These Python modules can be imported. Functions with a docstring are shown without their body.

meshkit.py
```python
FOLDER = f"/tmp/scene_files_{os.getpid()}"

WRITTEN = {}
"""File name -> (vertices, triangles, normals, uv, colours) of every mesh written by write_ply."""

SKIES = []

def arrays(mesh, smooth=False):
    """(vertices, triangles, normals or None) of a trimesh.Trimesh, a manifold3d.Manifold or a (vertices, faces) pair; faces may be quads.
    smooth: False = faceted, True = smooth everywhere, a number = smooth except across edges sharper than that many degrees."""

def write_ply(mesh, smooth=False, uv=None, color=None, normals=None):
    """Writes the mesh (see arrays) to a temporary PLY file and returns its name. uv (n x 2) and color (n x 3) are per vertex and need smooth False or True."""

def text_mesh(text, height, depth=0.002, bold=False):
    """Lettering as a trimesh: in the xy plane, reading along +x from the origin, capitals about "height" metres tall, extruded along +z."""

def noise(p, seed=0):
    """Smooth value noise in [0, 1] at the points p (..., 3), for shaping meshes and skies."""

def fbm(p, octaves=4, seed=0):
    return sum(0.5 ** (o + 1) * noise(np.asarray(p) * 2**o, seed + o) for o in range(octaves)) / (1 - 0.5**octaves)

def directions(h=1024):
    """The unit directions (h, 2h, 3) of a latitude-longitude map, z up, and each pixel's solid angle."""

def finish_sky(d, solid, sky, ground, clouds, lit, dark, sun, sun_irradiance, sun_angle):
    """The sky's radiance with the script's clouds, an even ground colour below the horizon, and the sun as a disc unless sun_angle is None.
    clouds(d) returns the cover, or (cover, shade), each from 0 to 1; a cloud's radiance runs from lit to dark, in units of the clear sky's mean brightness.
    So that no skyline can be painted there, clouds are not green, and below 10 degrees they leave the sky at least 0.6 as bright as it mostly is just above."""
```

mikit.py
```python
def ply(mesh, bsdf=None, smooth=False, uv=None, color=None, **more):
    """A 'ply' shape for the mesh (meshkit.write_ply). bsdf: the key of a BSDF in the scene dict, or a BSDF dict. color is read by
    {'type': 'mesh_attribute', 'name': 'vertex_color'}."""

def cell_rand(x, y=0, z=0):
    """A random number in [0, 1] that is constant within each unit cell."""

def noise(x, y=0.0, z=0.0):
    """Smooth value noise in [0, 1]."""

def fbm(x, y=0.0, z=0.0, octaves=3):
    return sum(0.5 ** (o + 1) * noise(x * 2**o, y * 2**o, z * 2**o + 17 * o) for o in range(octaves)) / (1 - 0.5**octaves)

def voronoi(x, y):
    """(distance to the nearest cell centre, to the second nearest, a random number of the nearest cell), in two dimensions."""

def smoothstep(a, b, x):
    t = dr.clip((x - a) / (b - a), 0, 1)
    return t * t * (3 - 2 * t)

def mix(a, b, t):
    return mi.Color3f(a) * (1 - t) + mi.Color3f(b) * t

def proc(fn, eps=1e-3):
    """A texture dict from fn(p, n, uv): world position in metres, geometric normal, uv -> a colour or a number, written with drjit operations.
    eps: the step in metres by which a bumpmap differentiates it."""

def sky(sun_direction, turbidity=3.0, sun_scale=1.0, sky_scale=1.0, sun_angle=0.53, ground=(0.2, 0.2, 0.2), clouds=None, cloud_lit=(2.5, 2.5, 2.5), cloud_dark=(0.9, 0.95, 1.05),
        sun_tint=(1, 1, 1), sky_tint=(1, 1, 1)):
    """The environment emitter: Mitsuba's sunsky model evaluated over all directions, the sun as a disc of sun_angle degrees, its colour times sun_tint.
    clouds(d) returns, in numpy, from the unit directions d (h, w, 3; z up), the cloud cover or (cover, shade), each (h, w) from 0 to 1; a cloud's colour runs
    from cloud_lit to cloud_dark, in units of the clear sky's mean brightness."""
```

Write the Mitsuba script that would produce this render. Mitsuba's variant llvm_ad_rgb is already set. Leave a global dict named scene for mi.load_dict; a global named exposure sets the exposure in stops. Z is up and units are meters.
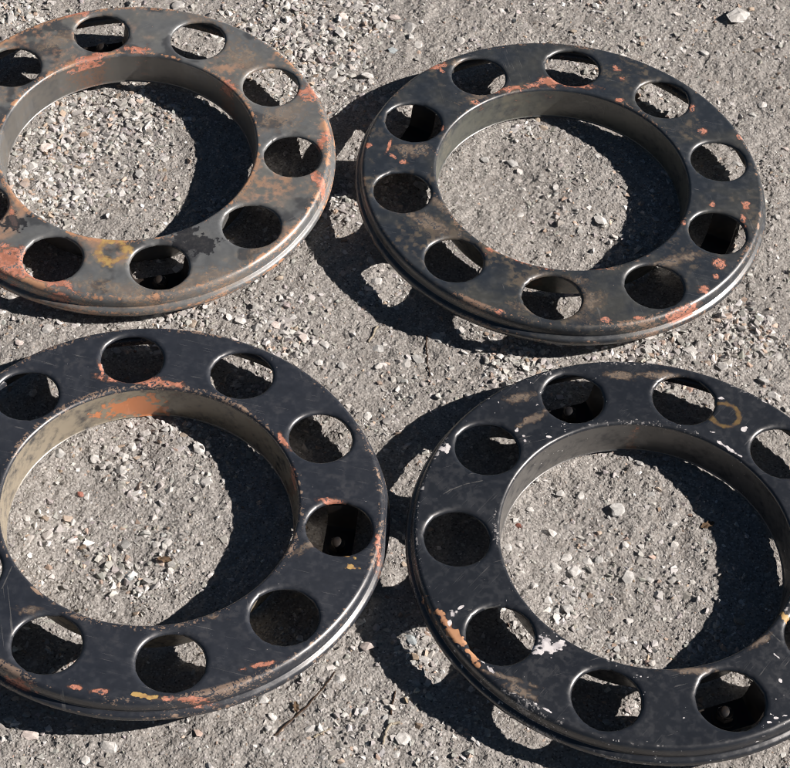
import math
import numpy as np
import trimesh
import drjit as dr
import mitsuba as mi
import mikit
import meshkit
from mikit import proc, noise, fbm, voronoi, cell_rand, smoothstep, mix
from scipy.interpolate import RegularGridInterpolator

T = mi.ScalarTransform4f
scene = {'type': 'scene'}
labels = {}

# ---------------------------------------------------------------- camera, sky and sun, exposure
PLATE_H = 0.042                                   # height of the ring plates above the ground
PITCH, ROLL, CAM_H, FOCAL = 0.8833, 0.0792, 1.3855 + PLATE_H, 1937.65 / 790
fw = np.array([0, math.cos(PITCH), -math.sin(PITCH)])
up0 = np.array([0, math.sin(PITCH), math.cos(PITCH)])
upv = -math.sin(ROLL) * np.array([1.0, 0, 0]) + math.cos(ROLL) * up0
scene['camera'] = {
    'type': 'perspective', 'fov_axis': 'x', 'fov': math.degrees(2 * math.atan(0.5 / FOCAL)),
    'near_clip': 0.05, 'far_clip': 100.0,
    'to_world': T().look_at(origin=[0, 0, CAM_H], target=[0, float(fw[1]), float(CAM_H + fw[2])], up=[float(v) for v in upv]),
    'film': {'type': 'hdrfilm', 'width': 1024, 'height': 995},
    'sampler': {'type': 'independent', 'sample_count': 64},
}
STAIN_STRENGTH = {'A': 0.80, 'B': 0.0, 'C': 0.0, 'D': 0.32}
SUN_AZ, SUN_EL = math.radians(1.0), math.radians(32.0)
scene['sky'] = mikit.sky((math.cos(SUN_EL) * math.cos(SUN_AZ), math.cos(SUN_EL) * math.sin(SUN_AZ), math.sin(SUN_EL)),
                         turbidity=3, sky_scale=0.105, sun_tint=(0.87, 1.0, 1.36))
exposure = 2.55

# ---------------------------------------------------------------- measured layout
RINGS = {
    'A': (-0.29023, 1.42662, 2.51999, -0.00093, 0.03926),
    'B': (0.15385, 1.42978, 1.51577, -0.01349, -0.00070),
    'C': (-0.20566, 0.98471, 2.44163, -0.01445, -0.03008),
    'D': (0.23111, 0.98492, 1.97424, -0.00947, -0.00477),
}   # centre x, y (m), angle of the first lug hole, slope of the plate in x and y
MARKS = {
    'A': {
        'orange': [(-0.389,1.2613,0.02605,0.01403,-0.465),(-0.3536,1.2422,0.03089,0.0064,-0.282),(-0.3775,1.6118,0.01181,0.00495,-0.0),(-0.2982,1.5632,0.0106,0.00478,-0.0),(-0.1132,1.5208,0.00861,0.01671,-1.196),(-0.0936,1.453,0.00418,0.02632,-0.247),(-0.0939,1.3967,0.00426,0.02205,0.473),(-0.3486,1.5452,0.02703,0.00458,0.501),(-0.3895,1.3173,0.01788,0.00325,-1.18),(-0.3257,1.22,0.00958,0.00377,-0.279),(-0.2011,1.5168,0.00838,0.00925,-0.0)],
        'yellow': [(-0.3008,1.2939,0.00484,0.00401,-0.0)],
        'tan': [(-0.2721,1.233,0.03232,0.00766,-0.118),(-0.1957,1.2536,0.03724,0.00893,0.325),(-0.141,1.3044,0.02505,0.006,0.854),(-0.186,1.5608,0.03273,0.01148,-0.807),(-0.1359,1.4844,0.01173,0.02808,-0.697),(-0.2346,1.6095,0.02315,0.00791,-0.505),(-0.3843,1.5687,0.02115,0.00762,0.616),(-0.1697,1.3679,0.01396,0.00698,-0.0),(-0.24,1.2239,0.03784,0.0038,-0.047)],
        'black': [(-0.2037,1.3016,0.0146,0.01069,-0.0),(-0.3879,1.3083,0.01357,0.01355,-0.0),(-0.2185,1.2949,0.00873,0.00799,-0.0),(-0.2174,1.3093,0.01079,0.00631,0.672),(-0.3239,1.209,0.04253,0.00502,-0.187),(-0.152,1.3429,0.00593,0.00412,-0.0)],
    },
    'B': {
        'orange': [(0.1022,1.5556,0.02193,0.00402,0.301),(0.1383,1.5699,0.00861,0.00632,-0.0),(0.1683,1.5692,0.01616,0.00394,-0.0),(0.2167,1.5852,0.00416,0.00333,-0.491),(0.2115,1.6005,0.00392,0.00463,-0.0),(0.2131,1.5514,0.00386,0.00281,-0.0),(-0.047,1.4489,0.00393,0.00257,-0.479),(-0.0255,1.4502,0.0015,0.00737,-0.198),(-0.0205,1.4361,0.0044,0.00187,-0.872),(-0.0088,1.4288,0.0039,0.00253,-0.476),(0.0179,1.5794,0.00919,0.00385,0.494),(0.0224,1.5752,0.00403,0.00189,-1.054),(0.2909,1.5491,0.00232,0.00449,-0.0),(0.3012,1.5134,0.00383,0.00439,-0.0),(0.3401,1.5108,0.00459,0.00383,-0.0),(0.3061,1.4064,0.00222,0.00308,-0.0),(0.3408,1.4078,0.0037,0.00616,-0.0),(0.2756,1.3786,0.0022,0.00403,-0.0),(0.2922,1.2894,0.00427,0.00475,-0.0),(0.1967,1.2378,0.00348,0.00275,-0.0),(0.2286,1.2441,0.00419,0.0023,-0.0),(0.3105,1.325,0.00432,0.00486,-0.0),(0.3057,1.307,0.00215,0.00288,-0.0),(0.0827,1.3163,0.00693,0.00538,-0.0),(0.1046,1.3109,0.02439,0.00264,-0.348),(0.1766,1.3048,0.02179,0.00213,0.07),(0.0615,1.5283,0.00382,0.00222,-0.0),(0.0276,1.484,0.0015,0.00324,-0.0),(0.0937,1.2372,0.00278,0.00229,-0.0),(0.2746,1.2612,0.01458,0.00311,0.553),(0.2775,1.5646,0.00311,0.00226,-0.0),(0.3376,1.3862,0.00221,0.0081,-0.0),(0.2003,1.3144,0.00225,0.0047,-0.457),(0.2745,1.6041,0.00519,0.0022,-0.602)],
        'tan': [(-0.0016,1.4474,0.01444,0.0088,-0.0),(0.024,1.3447,0.02306,0.008,-0.464),(0.1813,1.2592,0.01364,0.01163,-0.0),(0.1521,1.2846,0.02356,0.00658,-0.0),(0.2628,1.322,0.0274,0.00522,0.5),(0.0654,1.5398,0.01928,0.00578,0.7),(0.1498,1.6068,0.01089,0.00646,-0.0),(0.0307,1.3721,0.01341,0.00524,-0.675),(0.1408,1.2415,0.02909,0.0051,-0.115),(0.0422,1.5891,0.01384,0.00465,0.495),(0.2468,1.5796,0.01154,0.00615,-0.49)],
        'black': [],
    },
    'C': {
        'orange': [(-0.2722,1.1318,0.00143,0.00583,0.444),(-0.2392,1.1221,0.02192,0.00415,-0.0),(-0.2067,1.121,0.01288,0.00353,-0.18),(-0.0841,1.0264,0.00226,0.00978,0.321),(-0.0968,1.0654,0.00283,0.00875,0.531),(-0.09,0.8271,0.01253,0.00206,0.358),(-0.2181,0.7882,0.00646,0.00185,-0.08),(-0.1452,0.7889,0.01782,0.00184,0.119),(-0.0034,0.9546,0.0026,0.01456,0.105),(-0.0472,1.0012,0.0088,0.00216,-0.0),(-0.0049,0.8998,0.00263,0.01169,-0.502),(-0.2378,0.79,0.00646,0.00186,-0.08),(-0.2836,0.792,0.01147,0.00185,-0.36)],
        'yellow': [(-0.0334,0.9492,0.00925,0.00295,-0.699),(-0.0244,0.9321,0.00774,0.00266,-0.104),(-0.1815,0.7871,0.00969,0.00185,-0.08)],
        'tan': [(-0.1289,1.0853,0.0136,0.00328,-0.633),(-0.0623,0.9515,0.01666,0.00394,0.701),(-0.1009,1.1747,0.01983,0.00587,-0.547),(-0.2879,0.8599,0.00828,0.00394,-0.0),(-0.1562,0.8737,0.01678,0.00295,-0.164),(-0.1284,0.8868,0.0129,0.00293,0.407)],
        'black': [],
    },
    'D': {
        'brown': [(0.0666,0.8711,0.00354,0.02723,0.646)],
        'orange': [(0.2242,1.11,0.0037,0.00291,-0.0),(0.1421,1.1306,0.00279,0.00355,-0.0)],
        'yellow': [(0.3473,0.916,0.00361,0.00977,0.594)],
        'tan': [(0.1285,1.109,0.01412,0.00327,0.724),(0.1161,1.1325,0.01156,0.00463,0.434),(0.1532,1.1342,0.00745,0.00593,-0.0),(0.2471,1.1749,0.01706,0.00366,-0.0),(0.1096,0.8337,0.02006,0.00189,-0.238),(0.1222,0.8225,0.01009,0.00371,-0.392),(0.2093,1.1707,0.01134,0.00365,-0.0),(0.2637,0.8554,0.01685,0.00289,0.08),(0.3244,0.8907,0.0107,0.00288,0.59)],
        'white': [(0.0477,1.0654,0.0046,0.00511,-0.427),(0.0427,1.0581,0.00222,0.00371,-0.0),(0.0641,0.8908,0.00522,0.00309,0.776),(0.0619,0.8826,0.00139,0.00455,-0.0),(0.0706,0.8984,0.0037,0.00126,0.688),(0.1431,0.8699,0.00928,0.0078,-0.0),(0.1515,0.8687,0.00675,0.00487,-0.0),(0.1357,0.8603,0.00344,0.0016,-0.0),(0.097,0.8401,0.00652,0.00179,-0.765),(0.143,0.8067,0.00621,0.00096,-0.484),(0.1578,0.7997,0.00273,0.00084,-0.388),(0.3064,1.0956,0.01303,0.00159,-0.663),(0.2952,1.1118,0.00228,0.00154,-0.0),(0.3035,1.1531,0.00232,0.00159,-0.0),(0.1216,1.0826,0.00187,0.00189,-0.0),(0.1141,1.0945,0.00155,0.00223,-0.429),(0.1206,1.0883,0.0015,0.00114,-0.0),(0.3331,0.8165,0.00204,0.00124,-0.0),(0.3379,0.8763,0.00372,0.00074,-0.769),(0.3389,0.8531,0.00141,0.00251,0.394),(0.1434,1.0896,0.00225,0.00091,-0.0),(0.0765,1.1257,0.00228,0.00117,-0.0),(0.0827,1.1312,0.00152,0.00078,-0.0),(0.3232,1.1184,0.00237,0.00303,0.43),(0.3279,0.8122,0.00204,0.00092,-0.0)],
        'black': [],
    },
}   # paint chips, rust and stains on the plates: x, y, half length, half width (m), direction
STAIN_RINGS = {'A':[(-0.2852,1.2813,0.0135,0.0052)],'B':[],'C':[],'D':[(0.3063,1.1331,0.0135,0.0024)]}   # ring shaped stains: x, y, radius, half width
SCRATCHES = {'A':[],'B':[],'C':[[(-0.315,0.8793),(-0.311,0.9024)]],'D':[[(0.0449,1.0103),(0.056,1.0203)],[(0.056,1.0203),(0.0699,1.0284)],[(0.0699,1.0284),(0.0876,1.0347)],[(0.0766,0.896),(0.1036,0.9048)],[(0.3318,0.9014),(0.3414,0.8914)]]}
STONES = [(0.3578,1.752,0.0282,'v',1.8),(0.3174,1.6884,0.0111,'v',1.3),(0.3343,1.6887,0.0089,'w',1.6),(0.2117,1.0426,0.0178,'g',1.7),(0.1717,0.9752,0.0139,'v',1.4),(0.2198,0.9723,0.0122,'v',1.3),(0.1556,0.9758,0.0096,'w',1.5),(0.1645,0.9863,0.0096,'w',1.3),(0.1842,0.985,0.0079,'w',1.1),(0.203,0.9943,0.0061,'w',1),(-0.0192,1.2154,0.0103,'g',1),(0.008,1.1992,0.0112,'w',1.1),(-0.0159,1.1955,0.0131,'w',1.7),(-0.0744,1.1919,0.0112,'w',1.2),(0.0372,1.2341,0.0133,'g',1.6),(-0.0239,1.1319,0.0091,'w',1.3),(-0.0705,1.2139,0.0084,'w',1),(-0.0803,1.2154,0.0075,'w',1),(-0.0447,1.232,0.0085,'w',1.5),(0.0212,1.2056,0.0131,'g',2),(-0.0891,0.8175,0.0089,'v',1.1),(-0.0265,0.8434,0.0082,'w',1),(-0.0822,0.7916,0.0064,'w',1),(-0.006,0.8779,0.015,'p',1.9),(-0.0082,0.7805,0.0064,'w',1),(0.03,0.7922,0.0129,'w',1.2),(0.025,0.7779,0.008,'w',1.2),(-0.0817,0.7702,0.0064,'g',1),(-0.2271,1.0887,0.0116,'v',1.2),(-0.2409,1.0445,0.0123,'w',1.2),(-0.2547,1.0511,0.0079,'w',1.4),(-0.2413,1.0594,0.008,'w',1.2),(-0.2691,1.0554,0.0097,'w',1.3),(-0.251,1.0688,0.008,'w',1.3),(-0.1743,1.0753,0.0125,'v',1.3),(-0.165,1.0372,0.0132,'w',1.4),(-0.1953,1.0252,0.0079,'w',1.2),(-0.2696,1.0134,0.0078,'w',1.2),(-0.2102,0.9774,0.0077,'w',1.2),(-0.1996,0.9654,0.0077,'w',1),(-0.2188,0.9328,0.0093,'b',1.2),(-0.275,0.9646,0.0102,'w',1.4),(-0.1894,0.9686,0.0069,'w',1.1),(-0.1935,1.0734,0.0071,'w',1.1),(-0.1904,1.0924,0.0099,'t',1.4),(-0.2744,1.0152,0.0061,'r',1),(-0.3851,1.494,0.0112,'w',1.2),(-0.3339,1.486,0.0102,'p',1.1),(-0.3821,1.4531,0.0141,'p',1.2),(-0.3637,1.4372,0.014,'w',1.5),(-0.3915,1.4236,0.0099,'w',1.2),(-0.3167,1.4911,0.0102,'w',1.4),(-0.3973,1.4097,0.0119,'w',1.5),(-0.2804,1.4244,0.011,'g',1.3),(-0.2951,1.3978,0.0099,'w',1.2),(-0.3493,1.3889,0.0089,'w',1.3),(-0.3656,1.3885,0.0089,'w',1.2),(-0.3238,1.4689,0.0111,'g',1.5),(-0.2579,1.4492,0.0091,'w',1.2),(-0.2833,1.4583,0.0101,'w',1.2),(-0.3206,1.503,0.0092,'g',1.3),(-0.3384,1.3915,0.0118,'w',1.5),(-0.0768,1.72,0.0154,'w',1.4),(-0.0472,1.6855,0.0131,'w',1.3),(-0.0327,1.7045,0.0132,'p',1.2),(-0.0158,1.6859,0.0164,'w',1.2),(-0.0899,1.6701,0.0152,'w',1.6),(-0.0899,1.6992,0.0109,'p',1.2),(-0.056,1.6024,0.016,'w',2.4),(-0.0954,1.601,0.0127,'w',1.3),(-0.0851,1.5957,0.0117,'w',1.2),(0.0422,1.6724,0.0109,'w',1.2),(-0.0749,1.6199,0.0107,'g',1.4),(-0.1239,1.6373,0.0129,'w',1.5),(-0.1138,1.6877,0.0109,'w',1.2),(-0.1306,1.6018,0.0106,'w',1.3),(-0.1111,1.5668,0.0126,'w',1.3),(-0.0689,1.583,0.0095,'g',1.2),(-0.0324,1.6466,0.0108,'b',1.2),(-0.0043,1.6617,0.0098,'w',1),(-0.1481,1.6699,0.0119,'w',1.3),(-0.2769,1.6955,0.0152,'w',1.5),(-0.4572,1.646,0.0128,'w',1.4),(-0.4488,1.6607,0.0107,'g',1.2),(-0.4251,1.6533,0.0107,'w',1.2),(0.1975,1.4092,0.0142,'w',1.4),(0.1148,1.4073,0.0091,'w',1),(0.1516,1.4507,0.0082,'w',1.1),(0.0761,1.4871,0.0093,'g',1.2),(-0.2091,0.7626,0.0142,'w',1.4),(-0.2762,0.7705,0.0142,'p',1.7),(-0.2275,0.75,0.0086,'w',1.2),(0.3638,1.1946,0.017,'w',2.2),(0.3553,1.2124,0.0124,'g',1.8),(0.3161,1.2248,0.0115,'w',1.3),(0.1209,1.0171,0.0071,'r',1.3),(-0.3372,1.2025,0.012,'w',1.3),(-0.3607,1.1836,0.0083,'p',1.2),(-0.3101,1.2144,0.0074,'w',1.3),(-0.2429,1.2331,0.0094,'w',1.3),(-0.2233,1.2326,0.0085,'w',1.2),(-0.2049,1.241,0.0094,'w',1.2),(-0.1552,1.2346,0.0104,'w',1.2),(-0.1387,1.226,0.0113,'w',1.4),(-0.1257,1.2325,0.0094,'g',1.3),(-0.1103,1.2251,0.0113,'w',1.5),(-0.1655,1.2387,0.0085,'w',1.3),(-0.1741,1.2456,0.0076,'g',1.2),(-0.0993,1.2109,0.0084,'w',1.2),(-0.0822,1.4143,0.012,'w',1.4),(-0.0622,1.3834,0.0089,'g',1.2),(-0.0327,1.3278,0.0107,'g',1.2),(-0.0259,1.3013,0.0116,'w',1.3),(0.0592,1.2468,0.0095,'w',1.3),(0.0736,1.2561,0.0077,'w',1.2),(0.032,0.8895,0.0117,'b',1.3),(0.0442,0.8706,0.0091,'w',1.4),(0.0487,0.9011,0.0084,'g',1.3),(0.0379,0.8454,0.0082,'g',1.2),(0.1573,1.2376,0.0114,'w',1.4),(0.1866,1.2369,0.0095,'w',1.2),(0.2454,1.2404,0.0105,'w',1.2),(0.2846,1.2419,0.0134,'w',1.3),(0.3343,1.2561,0.0116,'w',1.3),(0.3537,1.2517,0.0087,'w',1.2),(0.1282,1.2256,0.0085,'g',1.3),(0.0992,1.2163,0.0094,'w',1.3),(0.0796,1.2231,0.0095,'w',1.2),(0.0651,1.2191,0.0085,'w',1.1),(0.3149,1.2632,0.0087,'w',1.2),(0.366,1.2922,0.0078,'w',1.3),(0.2513,1.2436,0.0077,'w',1.2),(0.1354,1.0714,0.009,'w',1.4),(0.1586,1.0566,0.009,'w',1.3),(0.177,1.0561,0.0081,'w',1.2),(0.2414,1.0647,0.0081,'g',1.1),(0.2608,1.0339,0.0089,'w',1.2),(0.2628,1.0099,0.0071,'w',1.1),(0.1314,1.037,0.0071,'w',1.2),(0.2329,1.0984,0.0073,'g',1.2),(0.1124,0.9932,0.0087,'w',1.3),(0.1569,0.9235,0.0094,'w',1.3),(0.1372,0.956,0.0086,'w',1.3),(0.1489,0.9414,0.0077,'w',1.1),(0.2393,0.971,0.007,'w',1.1),(0.2589,0.9718,0.0078,'w',1.3),(0.2176,1.0066,0.0079,'w',1.1),(0.2329,1.007,0.0071,'w',1.1),(0.1947,0.9457,0.0069,'w',1.2),(0.2208,0.9274,0.0068,'w',1.2)]   # x, y, size (m), kind, elongation
DENSE = [(-0.3294,1.4713,0.0935,1.15),(-0.3632,1.4224,0.077,1.1),(-0.1465,1.6531,0.0935,1.1),(-0.0815,1.6779,0.066,0.7),(-0.2037,1.232,0.055,0.8),(-0.1252,1.2274,0.044,0.9),(-0.0943,1.5608,0.0385,0.8),(-0.4469,1.6507,0.055,0.8),(0.1185,1.2246,0.055,0.9),(0.2355,1.2368,0.055,0.9),(0.3346,1.2627,0.0495,0.9),(-0.071,1.404,0.0275,0.9),(-0.2115,0.9493,0.0495,0.8),(-0.2846,0.9637,0.044,0.6),(0.1593,0.9528,0.066,0.45),(0.0309,0.8793,0.0385,0.7),(-0.0211,0.8845,0.0275,0.5),(0.0192,0.7913,0.033,0.4),(-0.2761,0.7696,0.044,0.5),(0.3612,1.2143,0.044,0.5),(0.155,1.558,0.066,0.35),(0.0037,1.19,0.066,0.35)]   # where loose stones lie thick: x, y, radius, amount
TWIGS = {'twig1':[(-0.0758,0.7856),(-0.0647,0.7997),(-0.0535,0.814),(-0.0438,0.8283),(-0.037,0.8376),(-0.0319,0.8478)],'twig2':[(0.0186,0.8138),(0.0187,0.8253),(0.0197,0.8379)],'twig3':[(0.0274,1.2357),(0.0292,1.2179),(0.03,1.2027),(0.0318,1.1866)],'twig4':[(-0.021,1.2435),(-0.0255,1.2366),(-0.0277,1.2273),(-0.0312,1.2205)],'twig5':[(0.0266,0.806),(0.0201,0.8036),(0.0156,0.7956),(0.0123,0.7832)],'twig6':[(-0.0435,0.7866),(-0.0374,0.7918),(-0.0311,0.7962)]}
LEAVES = [(0.2927,1.0337),(-0.061,0.8133),(-0.1894,0.9493)]


# ---------------------------------------------------------------- materials
def dirt_colour(p, n, uv):
    big = fbm(p.x * 9, p.y * 9, 3.0, octaves=3)
    mid = fbm(p.x * 70, p.y * 70, 9.0, octaves=3)
    fine = noise(p.x * 650, p.y * 650, p.z * 650)
    d1, d2, r = voronoi(p.x * 420, p.y * 420)
    grit = smoothstep(0.62, 0.95, r) * smoothstep(0.5, 0.25, d1)
    dark = smoothstep(0.14, 0.04, r) * smoothstep(0.45, 0.2, d1)
    c = mix((0.280, 0.266, 0.250), (0.350, 0.337, 0.322), big * 0.7 + 0.3 * mid)
    c = mix(c, (0.23, 0.212, 0.194), smoothstep(0.55, 0.8, mid) * 0.5)
    c = c * (0.68 + 0.64 * fine)
    c = mix(c, (0.52, 0.51, 0.49), grit * 0.8)
    return mix(c, (0.07, 0.06, 0.055), dark * 0.7)

def dirt_grain(p, n, uv):
    return noise(p.x * 520, p.y * 520, 1.0) * 0.6 + noise(p.x * 1100, p.y * 1100, 4.0) * 0.4

scene['dirt'] = {'type': 'twosided', 'bsdf': {'type': 'bumpmap', 'scale': 0.0012, 'arbitrary': proc(dirt_grain, eps=2e-4),
                                              'bsdf': {'type': 'diffuse', 'reflectance': proc(dirt_colour)}}}
scene['chips'] = {'type': 'twosided', 'bsdf': {'type': 'diffuse', 'reflectance': {'type': 'mesh_attribute', 'name': 'vertex_color'}}}

def stone_colour(a, b):
    def fn(p, n, uv):
        k = fbm(p.x * 260, p.y * 260, p.z * 260, octaves=3)
        s = noise(p.x * 1500, p.y * 1500, p.z * 1500)
        return mix(a, b, smoothstep(0.3, 0.7, k)) * (0.85 + 0.3 * s)
    return fn

STONE_KINDS = {'v': ((0.62, 0.615, 0.60), (0.44, 0.435, 0.42)), 'w': ((0.66, 0.65, 0.63), (0.50, 0.49, 0.47)), 'g': ((0.50, 0.50, 0.49), (0.36, 0.36, 0.35)),
               't': ((0.45, 0.39, 0.32), (0.30, 0.25, 0.21)), 'p': ((0.70, 0.62, 0.58), (0.56, 0.50, 0.47)),
               'b': ((0.42, 0.46, 0.47), (0.32, 0.36, 0.38)), 'r': ((0.45, 0.20, 0.16), (0.32, 0.15, 0.12))}
for kd, (a, b) in STONE_KINDS.items():
    scene['stone_' + kd] = {'type': 'twosided', 'bsdf': {'type': 'diffuse', 'reflectance': proc(stone_colour(a, b))}}
scene['bark'] = {'type': 'twosided', 'bsdf': {'type': 'diffuse', 'reflectance': proc(lambda p, n, uv: mix((0.10, 0.07, 0.05), (0.05, 0.035, 0.03), noise(p.x * 600, p.y * 600, p.z * 200)))}}
scene['straw'] = {'type': 'twosided', 'bsdf': {'type': 'diffuse', 'reflectance': proc(lambda p, n, uv: mix((0.42, 0.38, 0.31), (0.30, 0.26, 0.20), noise(p.x * 500, p.y * 500, p.z * 200)))}}
scene['dead_leaf'] = {'type': 'twosided', 'bsdf': {'type': 'diffuse', 'reflectance': proc(lambda p, n, uv: mix((0.20, 0.14, 0.09), (0.10, 0.07, 0.05), noise(p.x * 300, p.y * 300, p.z * 300)))}}

COLOURS = {'brown': ((0.50, 0.25, 0.12), (0.33, 0.15, 0.075)), 'orange': ((0.58, 0.23, 0.15), (0.36, 0.13, 0.075)), 'yellow': ((0.50, 0.33, 0.10), (0.36, 0.20, 0.07)),
           'tan': ((0.24, 0.17, 0.11), (0.16, 0.115, 0.08)), 'white': ((0.75, 0.73, 0.74), (0.50, 0.48, 0.50)), 'black': ((0.016, 0.017, 0.020), (0.03, 0.03, 0.032))}

# per ring: paint, second paint tone, bare or rusty metal, how much of it, roughness of the paint, speckle colour and amount, dirt and painted gravel reflection on the inner wall
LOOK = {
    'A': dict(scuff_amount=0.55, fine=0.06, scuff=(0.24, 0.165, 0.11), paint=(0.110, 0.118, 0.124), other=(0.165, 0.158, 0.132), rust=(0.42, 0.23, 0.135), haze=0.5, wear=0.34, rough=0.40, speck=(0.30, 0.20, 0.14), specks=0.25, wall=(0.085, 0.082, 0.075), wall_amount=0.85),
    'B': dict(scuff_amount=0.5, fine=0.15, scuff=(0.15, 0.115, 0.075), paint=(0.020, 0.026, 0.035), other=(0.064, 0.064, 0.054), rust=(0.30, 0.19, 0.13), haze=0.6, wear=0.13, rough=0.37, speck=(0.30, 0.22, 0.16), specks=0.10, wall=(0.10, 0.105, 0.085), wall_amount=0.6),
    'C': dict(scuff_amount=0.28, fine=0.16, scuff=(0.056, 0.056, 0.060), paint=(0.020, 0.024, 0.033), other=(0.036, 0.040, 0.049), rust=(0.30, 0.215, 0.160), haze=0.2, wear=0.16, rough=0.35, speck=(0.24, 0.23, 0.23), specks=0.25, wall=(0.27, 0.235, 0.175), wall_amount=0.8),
    'D': dict(scuff_amount=0.25, fine=0.24, scuff=(0.046, 0.048, 0.053), paint=(0.014, 0.017, 0.023), other=(0.028, 0.032, 0.038), rust=(0.42, 0.41, 0.41), haze=0.15, wear=0.10, rough=0.33, speck=(0.66, 0.65, 0.66), specks=0.7, wall=(0.13, 0.125, 0.115), wall_amount=0.5),
}

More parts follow.
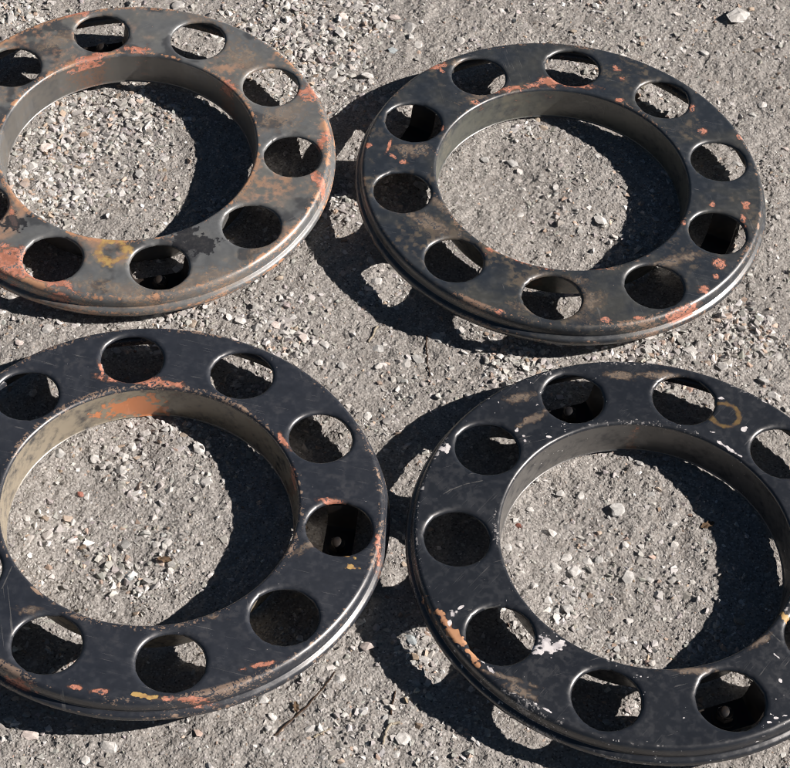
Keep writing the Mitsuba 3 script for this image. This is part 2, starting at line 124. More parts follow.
def ring_wear(key):
    """The worn paint of one ring: what lies where, from the point's place on the ring."""
    cx, cy, a0, tx, ty = RINGS[key]
    L, seed = LOOK[key], 'ABCD'.index(key) * 13.7

    def layers(p):
        x, y = p.x - cx, p.y - cy
        z = p.z - PLATE_H - tx * x - ty * y
        r = dr.sqrt(x * x + y * y)
        n1 = fbm(p.x * 55 + seed, p.y * 55, p.z * 55, octaves=4)
        n2 = fbm(p.x * 230, p.y * 230 + seed, p.z * 230, octaves=4)
        n3 = fbm(p.x * 20 + 5 * seed, p.y * 20, p.z * 20, octaves=4)
        w1 = (n1 - 0.5) * 1.5 + (n2 - 0.5) * 2.8
        out, halo = {}, mi.Float(0.0)
        for name, items in MARKS[key].items():
            if not items:
                continue
            best = mi.Float(9.0)
            for ex, ey, ea, eb, an in items:
                u, v = p.x - ex, p.y - ey
                ca, sa = math.cos(an), math.sin(an)
                best = dr.minimum(best, dr.sqrt(dr.square((u * ca + v * sa) / ea) + dr.square((v * ca - u * sa) / eb)))
            if name in ('orange', 'brown'):
                halo = smoothstep(1.75, 0.9, best + w1 * 1.2)
            soft = 0.55 if name == 'tan' else 0.12
            out[name] = smoothstep(1.05 + soft, 1.0 - soft, best + w1) * dr.select(z > -0.012, 1.0, 0.0)
        for ex, ey, er, ew in STAIN_RINGS[key]:
            dd = dr.abs(dr.sqrt(dr.square(p.x - ex) + dr.square(p.y - ey)) - er) / ew
            out['yellow'] = dr.maximum(out.get('yellow', mi.Float(0.0)), smoothstep(1.3, 0.3, dd + w1 * 0.9) * STAIN_STRENGTH[key])
        # edges that scrape: inner rim, shoulder and bead
        edge = dr.maximum(smoothstep(0.0055, 0.0, dr.abs(r - 0.1325)) * smoothstep(-0.008, -0.001, z), dr.maximum(smoothstep(0.006, 0.0, dr.abs(r - 0.2035)), smoothstep(0.2090, 0.2112, r)))
        return x, y, z, r, n1, n2, n3, out, edge, halo

    def colour(p, n, uv):
        x, y, z, r, n1, n2, n3, out, edge, halo = layers(p)
        n4 = fbm(p.x * 110 + seed, p.y * 110 + 7, p.z * 110, octaves=4)
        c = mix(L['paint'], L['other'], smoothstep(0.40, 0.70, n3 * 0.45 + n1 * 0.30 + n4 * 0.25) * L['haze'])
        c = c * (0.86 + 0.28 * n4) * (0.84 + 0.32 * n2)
        scuff = smoothstep(0.53, 0.70, fbm(p.x * 26 + 31, p.y * 26 + seed, 8.0, octaves=3) * 0.6 + n4 * 0.4) * smoothstep(0.42, 0.62, n2)
        c = mix(c, L['scuff'], scuff * L['scuff_amount'])
        if key == 'A':
            c = mix(c, (0.040, 0.043, 0.048), smoothstep(0.56, 0.68, fbm(p.x * 38 + 40, p.y * 38, 3.0, octaves=4)) * 0.8)
            c = mix(c, L['rust'], smoothstep(0.50, 0.70, n1 * 0.55 + n2 * 0.45) * smoothstep(0.48, 0.66, n3) * 0.6)
        c = mix(c, L['rust'], smoothstep(1.0 - L['wear'] * 0.75, 1.12 - L['wear'] * 0.75, edge * 0.42 + (n1 - 0.5) * 0.75 + (n2 - 0.5) * 0.75 + 0.32))
        # fine scratches, in two directions
        ca, sa = math.cos(0.7 + seed), math.sin(0.7 + seed)
        u1, v1, u2, v2 = p.x * ca + p.y * sa, p.y * ca - p.x * sa, p.x * sa + p.y * ca * 0.4, p.y * sa - p.x * ca * 0.6
        hair = dr.maximum(smoothstep(0.90, 0.98, noise(u1 * 45, v1 * 1500, 2.0)) * smoothstep(0.40, 0.60, n3), smoothstep(0.92, 0.985, noise(u2 * 60, v2 * 1300, 5.0)) * smoothstep(0.55, 0.42, n3))
        c = mix(c, (0.17, 0.17, 0.17), hair * 0.40)
        # flecks: tiny chips, thicker in some places and along the shoulder
        f1 = noise(p.x * 310 + seed, p.y * 310, p.z * 310) * 0.6 + noise(p.x * 900, p.y * 900 + seed, p.z * 900) * 0.4
        f2 = fbm(p.x * 34, p.y * 34 + seed, 5.0, octaves=3)
        fl = 0.90 - 0.10 * L['specks'] * (0.4 + smoothstep(0.45, 0.75, f2) + 0.6 * smoothstep(0.190, 0.202, r))
        c = mix(c, L['speck'], smoothstep(fl, fl + 0.035, f1) * 0.9)
        gr = noise(p.x * 420 + seed, p.y * 420, p.z * 420) * 0.5 + noise(p.x * 1000, p.y * 1000 + seed, p.z * 1000) * 0.5
        fine = smoothstep(0.60, 0.74, gr + 0.10 * edge + 1.3 * (n3 - 0.5) - L['fine']) * smoothstep(0.0, 0.5, edge)
        c = mix(c, L['rust'], fine * 0.65)
        # inner wall: dust, plus the reflection of lit gravel painted into the tone
        wall = dr.select((z < -0.003) & (r < 0.1335), 1.0, 0.0)
        c = mix(c, L['wall'], wall * smoothstep(0.30, 0.62, n1 * 0.35 + n2 * 0.35 + n4 * 0.3 + 0.06) * L['wall_amount'])
        if key == 'C':    # rust patch on the wall
            c = mix(c, (0.50, 0.19, 0.08), wall * smoothstep(1.1, 0.8, dr.sqrt(dr.square((x + 0.033) / 0.026) + dr.square((z + 0.024) / 0.013)) + (n1 - 0.5) * 1.4 + (n2 - 0.5) * 1.6) * dr.select(y > 0, 1.0, 0.0))
        c = mix(c, (0.17, 0.085, 0.05), halo * smoothstep(0.35, 0.55, gr * 0.5 + n2 * 0.5) * 0.65)
        for name in ('tan', 'brown', 'yellow', 'orange', 'white', 'black'):
            if name in out:
                a, b = COLOURS[name]
                k = out[name] * (0.60 if name == 'tan' else 0.92)
                if name in ('tan', 'orange'):
                    k = k * smoothstep(0.30, 0.52, n2 * 0.5 + gr * 0.5)
                c = mix(c, mix(a, b, smoothstep(0.35, 0.65, n2)), k)
        for (x0, y0), (x1, y1) in SCRATCHES[key]:
            l2 = (x1 - x0) ** 2 + (y1 - y0) ** 2
            t = dr.clip(((p.x - x0) * (x1 - x0) + (p.y - y0) * (y1 - y0)) / l2, 0, 1)
            dd = dr.sqrt(dr.square(p.x - x0 - t * (x1 - x0)) + dr.square(p.y - y0 - t * (y1 - y0)))
            c = mix(c, (0.20, 0.20, 0.19), smoothstep(0.0007, 0.0002, dd) * 0.40 * smoothstep(0.35, 0.55, n2))
        return c

    def rough(p, n, uv):
        x, y, z, r, n1, n2, n3, out, edge, halo = layers(p)
        k = L['rough'] + 0.16 * (n3 - 0.45) + 0.10 * smoothstep(0.45, 0.7, n2)
        for name, m in out.items():
            if name != 'black':
                k = dr.maximum(k, m * 0.7)
        return dr.clip(k, 0.12, 0.9)
    return colour, rough

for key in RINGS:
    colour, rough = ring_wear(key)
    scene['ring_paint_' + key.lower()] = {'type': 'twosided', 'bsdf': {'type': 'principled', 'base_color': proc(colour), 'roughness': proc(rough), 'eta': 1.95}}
scene['ring_back'] = {'type': 'twosided', 'bsdf': {'type': 'principled', 'base_color': proc(lambda p, n, uv: mix((0.010, 0.010, 0.011), (0.024, 0.018, 0.015), smoothstep(0.45, 0.7, fbm(p.x * 60, p.y * 60, p.z * 60)))), 'roughness': 0.5}}
scene['bolt_metal'] = {'type': 'twosided', 'bsdf': {'type': 'principled', 'base_color': proc(lambda p, n, uv: mix((0.010, 0.010, 0.012), (0.022, 0.017, 0.014), smoothstep(0.45, 0.65, fbm(p.x * 200, p.y * 200, p.z * 200)))), 'metallic': 0.0, 'roughness': 0.55}}

# ---------------------------------------------------------------- ground
def axis(lo, hi, step, far):
    mid = np.arange(lo, hi + step / 2, step)
    tail, d = [], step
    while sum(tail) < far:
        d *= 1.22
        tail.append(d)
    tail = np.cumsum(tail)
    return np.concatenate([lo - tail[::-1], mid, hi + tail])

STEP = 0.0024
gx, gy = axis(-0.56, 0.52, STEP, 12.0), axis(0.64, 1.92, STEP, 12.0)
XX, YY = np.meshgrid(gx, gy, indexing='ij')
P3 = np.stack([XX, YY, np.zeros_like(XX)], -1)
fade = 1.0 / (1.0 + np.maximum(0, np.maximum(np.abs(XX) - 0.6, np.abs(YY - 1.28) - 0.7)) * 4)
ZZ = 0.010 * (meshkit.fbm(P3 * 5.5, 3, 3) - 0.5) + 0.0050 * (meshkit.fbm(P3 * 30, 3, 11) - 0.5)
ZZ += 0.0085 * np.exp(-((XX + 0.190) ** 2 + (YY - 1.520) ** 2) / 0.075 ** 2)  # mound added to block light leaking under the flange of ring A
bump = meshkit.fbm(P3 * 120, 3, 21)
ZZ += (0.0030 * (bump - 0.5) + 0.0021 * (meshkit.noise(P3 * 380, 31) - 0.5)) * fade
idx = np.arange(XX.size).reshape(XX.shape)
quads = np.stack([idx[:-1, :-1], idx[1:, :-1], idx[1:, 1:], idx[:-1, 1:]], -1).reshape(-1, 4)
verts = np.stack([XX, YY, ZZ], -1).reshape(-1, 3)
scene['ground'] = mikit.ply((verts, quads), 'dirt', smooth=True)
labels['ground'] = {'label': 'grey brown compacted dirt yard strewn with crushed stone', 'kind': 'structure'}
height = RegularGridInterpolator((gx, gy), ZZ, bounds_error=False, fill_value=0.0)

print('tris', len(quads) * 2)
# loose stones: angular hulls, each turned and squashed its own way
rng = np.random.default_rng(7)

def hull(npts, r):
    d = r.normal(size=(npts, 3))
    d /= np.linalg.norm(d, axis=1, keepdims=True)
    d *= r.uniform(0.78, 1.15, (npts, 1))
    return trimesh.convex.convex_hull(d)

SHAPES = [hull(int(rng.integers(8, 13)), rng) for _ in range(60)]
TINY = [hull(int(rng.integers(6, 8)), rng) for _ in range(60)]
BIG = [hull(int(rng.integers(20, 27)), rng) for _ in range(40)]

def rot_matrix(yaw, tx, ty):
    cy, sy = np.cos(yaw), np.sin(yaw)
    ca, sa, cb, sb = np.cos(tx), np.sin(tx), np.cos(ty), np.sin(ty)
    Rz = np.array([[cy, -sy, 0], [sy, cy, 0], [0, 0, 1]])
    return Rz @ np.array([[1, 0, 0], [0, ca, -sa], [0, sa, ca]]) @ np.array([[cb, 0, sb], [0, 1, 0], [-sb, 0, cb]])

def density(x, y):
    d = 0.17 + 0.25 * np.clip((meshkit.fbm(np.stack([x * 14, y * 14, 0 * x], -1), 3, 77) - 0.42) * 4, 0, 1)
    for cx, cy, r, w in DENSE:
        d = np.maximum(d, w * np.exp(-(((x - cx) ** 2 + ((y - cy) * 0.85) ** 2) / r ** 2) ** 1.5))
    return d * (0.55 + 0.9 * np.clip((meshkit.fbm(np.stack([x * 40, y * 40, 0 * x], -1), 2, 5) - 0.3) * 2, 0, 1))

def scatter(n, s0, s1, power, box, keep):
    x, y = rng.uniform(box[0], box[1], n), rng.uniform(box[2], box[3], n)
    ok = rng.uniform(size=n) < keep(x, y)
    x, y = x[ok], y[ok]
    u = rng.uniform(size=len(x))
    s = (s0 ** -power + u * (s1 ** -power - s0 ** -power)) ** (-1 / power)
    return x, y, s * ((0.85 + 0.45 * np.clip(density(x, y), 0, 1)) if s1 > 0.005 else 1.0)

def gravel(x, y, s, sink):
    V, F, Cc, base = [], [], [], 0
    z = height(np.stack([x, y], -1))
    kind = rng.integers(0, len(SHAPES), len(x))
    tone = np.clip(rng.normal(0.36, 0.085, len(x)) + 0.08 * np.clip(s / 0.006, 0, 1) + (rng.uniform(size=len(x)) < 0.13) * 0.20, 0.14, 0.74)
    tint = rng.normal(0, 0.008, (len(x), 3)) + np.array([0.012, 0.0, -0.018])
    warm = rng.uniform(size=len(x)) < 0.10
    for k in range(len(x)):
        m = (TINY if s[k] < 0.0032 else SHAPES)[kind[k]]
        sc = np.array([1.0, rng.uniform(0.6, 0.95), rng.uniform(0.28, 0.60)]) * s[k] * 0.5
        R = rot_matrix(rng.uniform(0, 6.28), rng.normal(0, 0.24), rng.normal(0, 0.24))
        v = (m.vertices * sc) @ R.T
        V.append(v + [x[k], y[k], z[k] + sc[2] * (0.55 - sink[k])])
        F.append(m.faces + base)
        base += len(v)
        c = tone[k] + tint[k]
        if warm[k]:
            c = c * [1.0, 0.82, 0.70]
        Cc.append(np.tile(np.clip(c, 0.04, 0.75), (len(v), 1)))
    V, F, Cc = np.concatenate(V), np.concatenate(F), np.concatenate(Cc)
    tri = V[F].reshape(-1, 3)                                     # faceted: every face its own corners
    print('gravel tris', len(F))
    return mikit.ply((tri, np.arange(len(tri)).reshape(-1, 3)), 'chips', color=Cc[F].reshape(-1, 3))

near = (-0.56, 0.52, 0.66, 1.90)
grit = scatter(135000, 0.0014, 0.0040, 1.5, near, lambda x, y: 0.45 + 0.55 * density(x, y))
loose = scatter(150000, 0.0031, 0.0110, 1.3, near, lambda x, y: np.clip(density(x, y), 0, 1) ** 1.6)
outer = scatter(9000, 0.003, 0.012, 2.2, (-1.4, 1.4, 0.0, 2.8), lambda x, y: np.where((x > -0.56) & (x < 0.52) & (y > 0.66) & (y < 1.90), 0, 0.7))
gxs, gys, gss = (np.concatenate(v) for v in zip(grit, loose, outer))
scene['gravel'] = gravel(gxs, gys, gss, rng.uniform(0.1, 0.9, len(gxs)))
labels['gravel'] = {'label': 'loose small grey gravel and grit scattered over the dirt', 'category': 'gravel', 'kind': 'stuff'}

def add_stone(n, x, y, size, kd, elong, r):
    m = BIG[int(r.integers(0, len(BIG)))].copy()
    if size > 0.0125:                                             # the largest: chipped, uneven faces
        m = m.subdivide()
        off = meshkit.fbm(m.vertices * 1.9 + 7.3 * n, 3, n)
        m.vertices = m.vertices * (0.70 + 0.52 * off)[:, None]
        m.vertices[:, :2] *= 1.08
    sc = np.array([1.0, 1.0 / max(1.0, elong * 0.9), r.uniform(0.24, 0.40)]) * size * 0.57
    yaw = r.uniform(-0.6, 0.9) if elong > 1.5 else r.uniform(0, 6.28)
    v = (m.vertices * sc) @ rot_matrix(yaw, r.normal(0, 0.18), 0.12 + r.normal(0, 0.18)).T
    v += [x, y, float(height((x, y))) + sc[2] * r.uniform(0.0, 0.5)]
    m = trimesh.Trimesh(v, m.faces, process=False)
    scene['ground__stone' + (f'_{n:03d}' if n else '')] = mikit.ply(m, 'stone_' + kd)

srng = np.random.default_rng(21)
count = 0
for x, y, size, kd, el in STONES:
    add_stone(count, x, y, size, kd, el, srng)
    count += 1
while count < 290:
    x, y = srng.uniform(-0.50, 0.45), srng.uniform(0.70, 1.84)
    if srng.uniform() < float(density(np.array([x]), np.array([y]))[0]) * 0.9:
        add_stone(count, x, y, srng.uniform(0.0075, 0.0115), srng.choice(list('wwgggtpw')), srng.uniform(1.0, 1.7), srng)
        count += 1

# ---------------------------------------------------------------- the rings
R_IN, R_OUT, R_PCD, HOLE_R, LIP = 0.1330, 0.2016, 0.1675, 0.0288, 0.0050
LIP_D = 0.0032
THICK = 0.0022

def arc(cx, cz, r, a0, a1, n):
    a = np.radians(np.linspace(a0, a1, n))
    return np.stack([cx + r * np.cos(a), cz + r * np.sin(a)], -1)

# profiles (radius, height) that carry on from the plate's inner and outer edge
INNER = np.concatenate([arc(R_IN, -0.0034, 0.0034, 90, 172, 9), [[0.1292, -0.010], [0.1284, -0.018], [0.1276, -0.028]], arc(0.1252, -0.0343, 0.0022, 10, -60, 5)])
SHOULDER = arc(0, 0, 1.0, 90, 6, 12) * [0.0054, 0.0070] + [R_OUT, -0.0070]
OUTER = np.concatenate([SHOULDER, [[0.20720, -0.0085]], arc(0.2081, -0.0104, 0.0011, 150, 260, 5),
                        arc(0.2072, -0.0162, 0.0044, 68, -70, 14), [[0.2078, -0.0215], [0.2070, -0.0246]]])

def ring_shell(seed):
    """The pressed sheet of one ring as grids: plate with ten drawn lug holes, inner flange, outer skirt with its bead. Returns top surfaces."""
    na, ns, half = 30, 14, math.radians(18)
    a = np.linspace(half, -half, na, endpoint=False)
    inner = np.stack([R_IN * np.cos(a), R_IN * np.sin(a)], -1)            # +half -> -half along the inner edge
    t = np.linspace(R_IN, R_OUT, ns, endpoint=False)
    right = np.stack([t * math.cos(half), -t * math.sin(half)], -1)
    outer = np.stack([R_OUT * np.cos(-a), R_OUT * np.sin(-a)], -1)
    left = np.stack([t[::-1] * math.cos(half), t[::-1] * math.sin(half)], -1)
    t2 = np.linspace(R_OUT, R_IN, ns, endpoint=False)
    left = np.stack([t2 * math.cos(half), t2 * math.sin(half)], -1)
    border = np.concatenate([inner, right, outer, left])
    d = border - [R_PCD, 0]
    u = d / np.linalg.norm(d, axis=1, keepdims=True)
    rows = []
    rows.append(np.c_[[R_PCD, 0] + u * HOLE_R, np.full(len(u), -LIP_D - 0.0004)])
    for q in np.linspace(0, 90, 8):
        rr = HOLE_R + LIP * (1 - math.cos(math.radians(q)))
        rows.append(np.c_[[R_PCD, 0] + u * rr, np.full(len(u), -LIP_D + LIP_D * math.sin(math.radians(q)))])
    start = rows[-1][:, :2]
    for q in np.linspace(0, 1, 7)[1:]:
        rows.append(np.c_[start * (1 - q) + border * q, np.zeros(len(u))])
    V = np.stack(rows)                                                     # (ring, ray, 3)
    k, m = V.shape[:2]
    ids = np.arange(k * m).reshape(k, m)
    nxt = np.roll(ids, -1, axis=1)
    F = np.stack([ids[:-1], ids[1:], nxt[1:], nxt[:-1]], -1).reshape(-1, 4)
    Vs, Fs = [], []
    for s in range(10):
        c, q = math.cos(s * 2 * half), math.sin(s * 2 * half)
        # no two holes are quite alike: slightly out of round, small nicks in the edge
        G = V.copy()
        ph = np.arctan2(u[:, 1], u[:, 0])
        e = np.stack([np.cos(ph) * 1.3 + 9 * s, np.sin(ph) * 1.3 + seed, np.full(len(ph), 3.0)], -1)
        e2 = np.stack([np.cos(ph) * 9 + 9 * s, np.sin(ph) * 9 + seed, np.full(len(ph), 5.0)], -1)
        r0 = HOLE_R * (1 + 0.030 * (meshkit.noise(e, seed) - 0.5)) + 0.0009 * np.clip(meshkit.noise(e2, seed + 1) - 0.72, 0, 1) / 0.28
        G[0, :, :2] = [R_PCD, 0] + u * r0[:, None]
        for n_, q_ in enumerate(np.linspace(0, 90, 8)):
            G[1 + n_, :, :2] = [R_PCD, 0] + u * (r0 + (HOLE_R + LIP - r0) * (1 - math.cos(math.radians(q_))))[:, None]
        w = G.reshape(-1, 3)
        Vs.append(np.c_[w[:, 0] * c - w[:, 1] * q, w[:, 0] * q + w[:, 1] * c, w[:, 2]])
        Fs.append(F + s * k * m)
    plate = (np.concatenate(Vs), np.concatenate(Fs))

    def turned(profile, flip):
        ang = np.linspace(0, 2 * math.pi, 10 * na, endpoint=False) + half
        g = np.stack([np.c_[profile[:, 0] * math.cos(b), profile[:, 0] * math.sin(b), profile[:, 1]] for b in ang])   # (angle, step, 3)
        i = np.arange(g.shape[0] * g.shape[1]).reshape(g.shape[:2])
        j = np.roll(i, -1, axis=0)
        f = np.stack([i[:, :-1], j[:, :-1], j[:, 1:], i[:, 1:]], -1).reshape(-1, 4)
        return g.reshape(-1, 3), f[:, ::-1] if flip else f
    return plate, turned(INNER, False), turned(OUTER, True)

def tri(f):
    return np.vstack([f[:, [0, 1, 2]], f[:, [0, 2, 3]]])

def solid_parts(seed):
    """The three parts with thickness and normals that run on across their seams."""
    parts = ring_shell(seed)
    sizes = np.cumsum([0] + [len(p[0]) for p in parts])
    V = np.concatenate([p[0] for p in parts])
    F = [tri(p[1]) for p in parts]
    up = np.concatenate([F[k] + sizes[k] for k in range(3)])
    key = np.round(V, 6)
    _, inv = np.unique(key, axis=0, return_inverse=True)
    inv = inv.ravel()
    n = np.zeros((inv.max() + 1, 3))
    fn = np.cross(V[up[:, 1]] - V[up[:, 0]], V[up[:, 2]] - V[up[:, 0]])
    for k in range(3):
        np.add.at(n, inv[up[:, k]], fn)
    n /= np.maximum(np.linalg.norm(n, axis=1, keepdims=True), 1e-12)
    N = n[inv]
    # slight dents and waviness of old pressed sheet
    r = np.random.default_rng(seed).uniform(0, 50, 3)
    wav = 0.0011 * (meshkit.fbm(V * 16 + r, 2, seed) - 0.5) + 0.0004 * (meshkit.noise(V * 60 + r, seed) - 0.5)
    W = V + np.array([0, 0, 1.0]) * wav[:, None]
    n = np.zeros_like(n)
    fn = np.cross(W[up[:, 1]] - W[up[:, 0]], W[up[:, 2]] - W[up[:, 0]])
    for k in range(3):
        np.add.at(n, inv[up[:, k]], fn)
    N = (n / np.maximum(np.linalg.norm(n, axis=1, keepdims=True), 1e-12))[inv]
    out = []
    for k in range(3):
        v, nn, f = W[sizes[k]:sizes[k + 1]], N[sizes[k]:sizes[k + 1]], F[k]
        edges = np.sort(np.vstack([f[:, [0, 1]], f[:, [1, 2]], f[:, [2, 0]]]), axis=1)
        raw = np.vstack([f[:, [0, 1]], f[:, [1, 2]], f[:, [2, 0]]])
        _, first, cnt = np.unique(edges, axis=0, return_index=True, return_counts=True)
        rim = raw[first[cnt == 1]]
        m = len(v)
        back = v - nn * THICK
        bf = f[:, ::-1] + m
        # cut edges get their own corners so that they stay crisp
        e = np.concatenate([v[rim[:, 0]], v[rim[:, 1]], back[rim[:, 1]], back[rim[:, 0]]])
        q = len(rim)
        en = np.cross(v[rim[:, 1]] - v[rim[:, 0]], -nn[rim[:, 0]])
        en = -en / np.maximum(np.linalg.norm(en, axis=1, keepdims=True), 1e-12)
        i = np.arange(q) + 2 * m
        ef = np.vstack([np.c_[i, i + 3 * q, i + 2 * q], np.c_[i, i + 2 * q, i + q]])
        out.append((np.concatenate([v, back, e]), np.concatenate([f, bf, ef]), np.concatenate([nn, -nn, np.tile(-en, (4, 1))])))
    return out

def put(name, V, F, N, M, mat):
    Rm, c = M
    path = meshkit.write_ply((V @ Rm.T + c, F), normals=N @ Rm.T)
    scene[name] = {'type': 'ply', 'filename': path, 'face_normals': False, 'bsdf': {'type': 'ref', 'id': mat}}

def ribbon(path, width, thick):
    """A bent flat strap: path in (x, z), width along y."""
    p = np.asarray(path, float)
    d = np.gradient(p, axis=0)
    nrm = np.stack([-d[:, 1], d[:, 0]], -1) / np.linalg.norm(d, axis=1, keepdims=True)
    a, b = p + nrm * thick / 2, p - nrm * thick / 2
    loop = np.concatenate([a, b[::-1]])
    from shapely.geometry import Polygon
    m = trimesh.creation.extrude_polygon(Polygon(loop), width, engine='earcut')
    m.apply_translation([0, 0, -width / 2])
    m.apply_transform(trimesh.transformations.rotation_matrix(math.pi / 2, [1, 0, 0]))
    return m

def bolt_mesh():
    head = trimesh.creation.cylinder(radius=0.0075, height=0.006, sections=6)
    head.apply_translation([0, 0, 0.0075])
    washer = trimesh.creation.cylinder(radius=0.0105, height=0.002, sections=28)
    washer.apply_translation([0, 0, 0.0030])
    dome = trimesh.creation.icosphere(subdivisions=3, radius=0.0062)
    dome.apply_scale([1, 1, 0.6])
    dome.apply_translation([0, 0, 0.0103])
    return trimesh.util.concatenate([head, washer, dome])

RING_LABEL = {
    'A': 'rust mottled grey steel wheel ring with worn paint, touching the top left corner',
    'B': 'black steel wheel ring with salmon paint chips round its rim, at upper right',
    'C': 'dark blue black wheel ring with beige dusty inner wall and orange rust patch',
    'D': 'glossy black wheel ring flecked with white chips and an orange brown edge scrape',
}
BRACKETS = {'A': (1, 6), 'B': (3, 8), 'C': (4, 9), 'D': (0, 5)}
for i, key in enumerate(RINGS):
    cx, cy, a0, tx, ty = RINGS[key]
    name = 'wheel_ring' + (f'_{i:03d}' if i else '')
    zc = np.array([-tx, -ty, 1.0])
    zc /= np.linalg.norm(zc)
    xc = np.array([math.cos(a0), math.sin(a0), 0])
    xc = xc - zc * (xc @ zc)
    xc /= np.linalg.norm(xc)
    Rm = np.stack([xc, np.cross(zc, xc), zc], 1)
    M = (Rm, np.array([cx, cy, PLATE_H]))
    for part, (V, F, N) in zip(('face_plate', 'inner_flange', 'outer_rim'), solid_parts(40 + i)):
        put(f'{name}__{part}', V, F, N, M, 'ring_paint_' + key.lower())
    labels[name] = {'label': RING_LABEL[key], 'category': 'wheel ring', 'group': 'steel wheel rings laid out on the gravel'}
    bend = [(-0.034, -0.0046), (-0.0305, -0.0050), (-0.0285, -0.009), (-0.026, -0.026), (-0.0235, -0.0305), (-0.019, -0.032), (0.019, -0.032), (0.0235, -0.0305), (0.026, -0.026), (0.0285, -0.009), (0.0305, -0.0050), (0.034, -0.0046)]
    for j, h in enumerate(BRACKETS[key]):
        an = -h * math.radians(36)
        strap = ribbon(bend, 0.026, 0.0025)
        B = trimesh.transformations.rotation_matrix(an, [0, 0, 1]) @ trimesh.transformations.translation_matrix([R_PCD, 0, 0]) @ trimesh.transformations.rotation_matrix(math.pi / 2, [0, 0, 1])
        G = np.eye(4)
        G[:3, :3], G[:3, 3] = Rm, M[1]
        sfx = f'_{j:03d}' if j else ''
        strap.apply_transform(G @ B)
        scene[f'{name}__mounting_bracket{sfx}'] = mikit.ply(strap, 'ring_back', smooth=35)
        if key == 'B':
            continue                                              # no fixing shows in this ring
        bm = bolt_mesh()
        bm.apply_transform(G @ B @ trimesh.transformations.translation_matrix([0, 0, -0.0327]))
        scene[f'{name}__mounting_bracket{sfx}__bolt'] = mikit.ply(bm, 'bolt_metal', smooth=30)

# ---------------------------------------------------------------- small litter
def stem(points, r0, r1, lift, seed):
    r = np.random.default_rng(seed)
    pts = np.array(points)
    t = np.linspace(0, 1, 26)
    s = np.linspace(0, 1, len(pts))
    c = np.stack([np.interp(t, s, pts[:, 0]), np.interp(t, s, pts[:, 1])], -1) + np.cumsum(r.normal(0, 0.0003, (26, 2)), axis=0)
    z = np.convolve(np.pad(height(c), 3, mode='edge'), np.ones(7) / 7, 'valid') + lift + r.normal(0, 0.0002, 26)
    c = np.c_[c, z]
    rad = r0 + (r1 - r0) * t
    d = np.gradient(c, axis=0)
    d /= np.linalg.norm(d, axis=1, keepdims=True)
    a = np.cross(d, [0, 0, 1.0])
    a /= np.linalg.norm(a, axis=1, keepdims=True)
    b = np.cross(a, d)
    ph = np.linspace(0, 2 * math.pi, 7, endpoint=False)
    ring = c[:, None] + rad[:, None, None] * (np.cos(ph)[None, :, None] * a[:, None] + np.sin(ph)[None, :, None] * b[:, None])
    i = np.arange(26 * 7).reshape(26, 7)
    j = np.roll(i, -1, axis=1)
    f = np.stack([i[:-1], i[1:], j[1:], j[:-1]], -1).reshape(-1, 4)
    f3 = [tri(f)]
    v = np.concatenate([ring.reshape(-1, 3), c[:1], c[-1:]])
    f3.append(np.c_[i[0], j[0], np.full(7, 182)])
    f3.append(np.c_[j[-1], i[-1], np.full(7, 183)])
    m = trimesh.Trimesh(v, np.concatenate(f3), process=False)
    m.fix_normals()
    return m

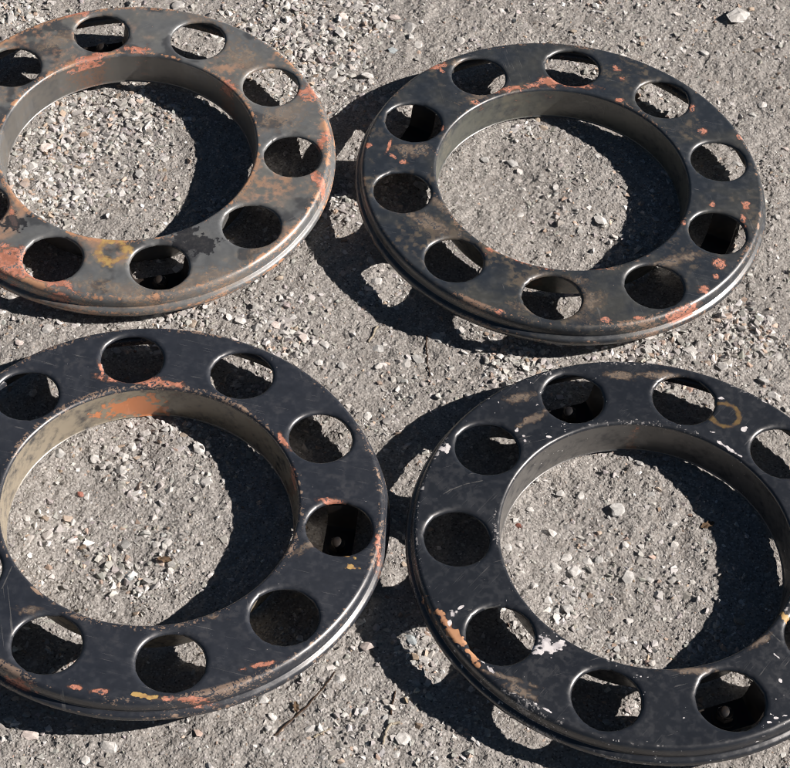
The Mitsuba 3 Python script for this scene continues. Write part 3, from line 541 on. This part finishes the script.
TWIG_SPEC = [('twig1', 'bark', 0.0009, 0.0005, 'long thin dark twig lying on bare dirt at the bottom'),
             ('twig2', 'bark', 0.0009, 0.0006, 'short straight dark twig beside the shadow at bottom centre'),
             ('twig3', 'bark', 0.0007, 0.0005, 'thin dark twig between the two right hand rings'),
             ('twig4', 'straw', 0.0012, 0.0008, 'bent pale straw in the middle of the photo'),
             ('twig5', 'straw', 0.0013, 0.0009, 'pale curved straw near the bottom edge'),
             ('twig6', 'straw', 0.0009, 0.0007, 'short pale straw just right of the long dark twig')]
for i, (k, mat, r0, r1, text) in enumerate(TWIG_SPEC):
    name = 'dry_twig' + (f'_{i:03d}' if i else '')
    scene[name] = mikit.ply(stem(TWIGS[k], r0, r1, r0 * 0.8, 60 + i), mat, smooth=40)
    labels[name] = {'label': text, 'category': 'twig', 'group': 'dry twigs and straws on the ground'}

def leaf_mesh(seed, size):
    r = np.random.default_rng(seed)
    u, v = np.meshgrid(np.linspace(-1, 1, 12), np.linspace(-1, 1, 8), indexing='ij')
    wid = 0.42 * (1 - u ** 2) ** 0.6 * (1 + 0.25 * np.sin(9 * u + seed))
    z = 0.25 * v ** 2 * np.abs(wid) + 0.22 * (meshkit.noise(np.stack([u * 3, v * 2 + seed, 0 * u], -1), seed) - 0.3)
    p = np.stack([u, v * wid, z], -1).reshape(-1, 3) * size * 0.5
    i = np.arange(96).reshape(12, 8)
    f = tri(np.stack([i[:-1, :-1], i[1:, :-1], i[1:, 1:], i[:-1, 1:]], -1).reshape(-1, 4))
    low = p - [0, 0, 0.0004]
    e = np.concatenate([i[:, 0], i[-1, 1:], i[::-1, -1][1:], i[0, ::-1][1:-1]])
    n = np.roll(e, -1)
    side = np.vstack([np.c_[e, n, n + 96], np.c_[e, n + 96, e + 96]])
    m = trimesh.Trimesh(np.concatenate([p, low]), np.concatenate([f, f[:, ::-1] + 96, side]), process=False)
    m.fix_normals()
    return m

LEAF_TEXT = ['curled brown dead leaf at the shadow edge inside the white flecked ring', 'flat brown leaf scrap next to the long dark twig', 'dark dead leaf scrap inside the ring with the beige inner wall']
for i, (x, y) in enumerate(LEAVES):
    name = 'dead_leaf_scrap' + (f'_{i:03d}' if i else '')
    m = leaf_mesh(5 + i, (0.015, 0.011, 0.013)[i])
    m.apply_transform(trimesh.transformations.rotation_matrix(1.3 * i + 0.5, [0, 0, 1]))
    m.apply_translation([x, y, float(height((x, y))) + 0.0022])
    scene[name] = mikit.ply(m, 'dead_leaf', smooth=50)
    labels[name] = {'label': LEAF_TEXT[i], 'category': 'dead leaf', 'group': 'dead leaf scraps on the ground'}
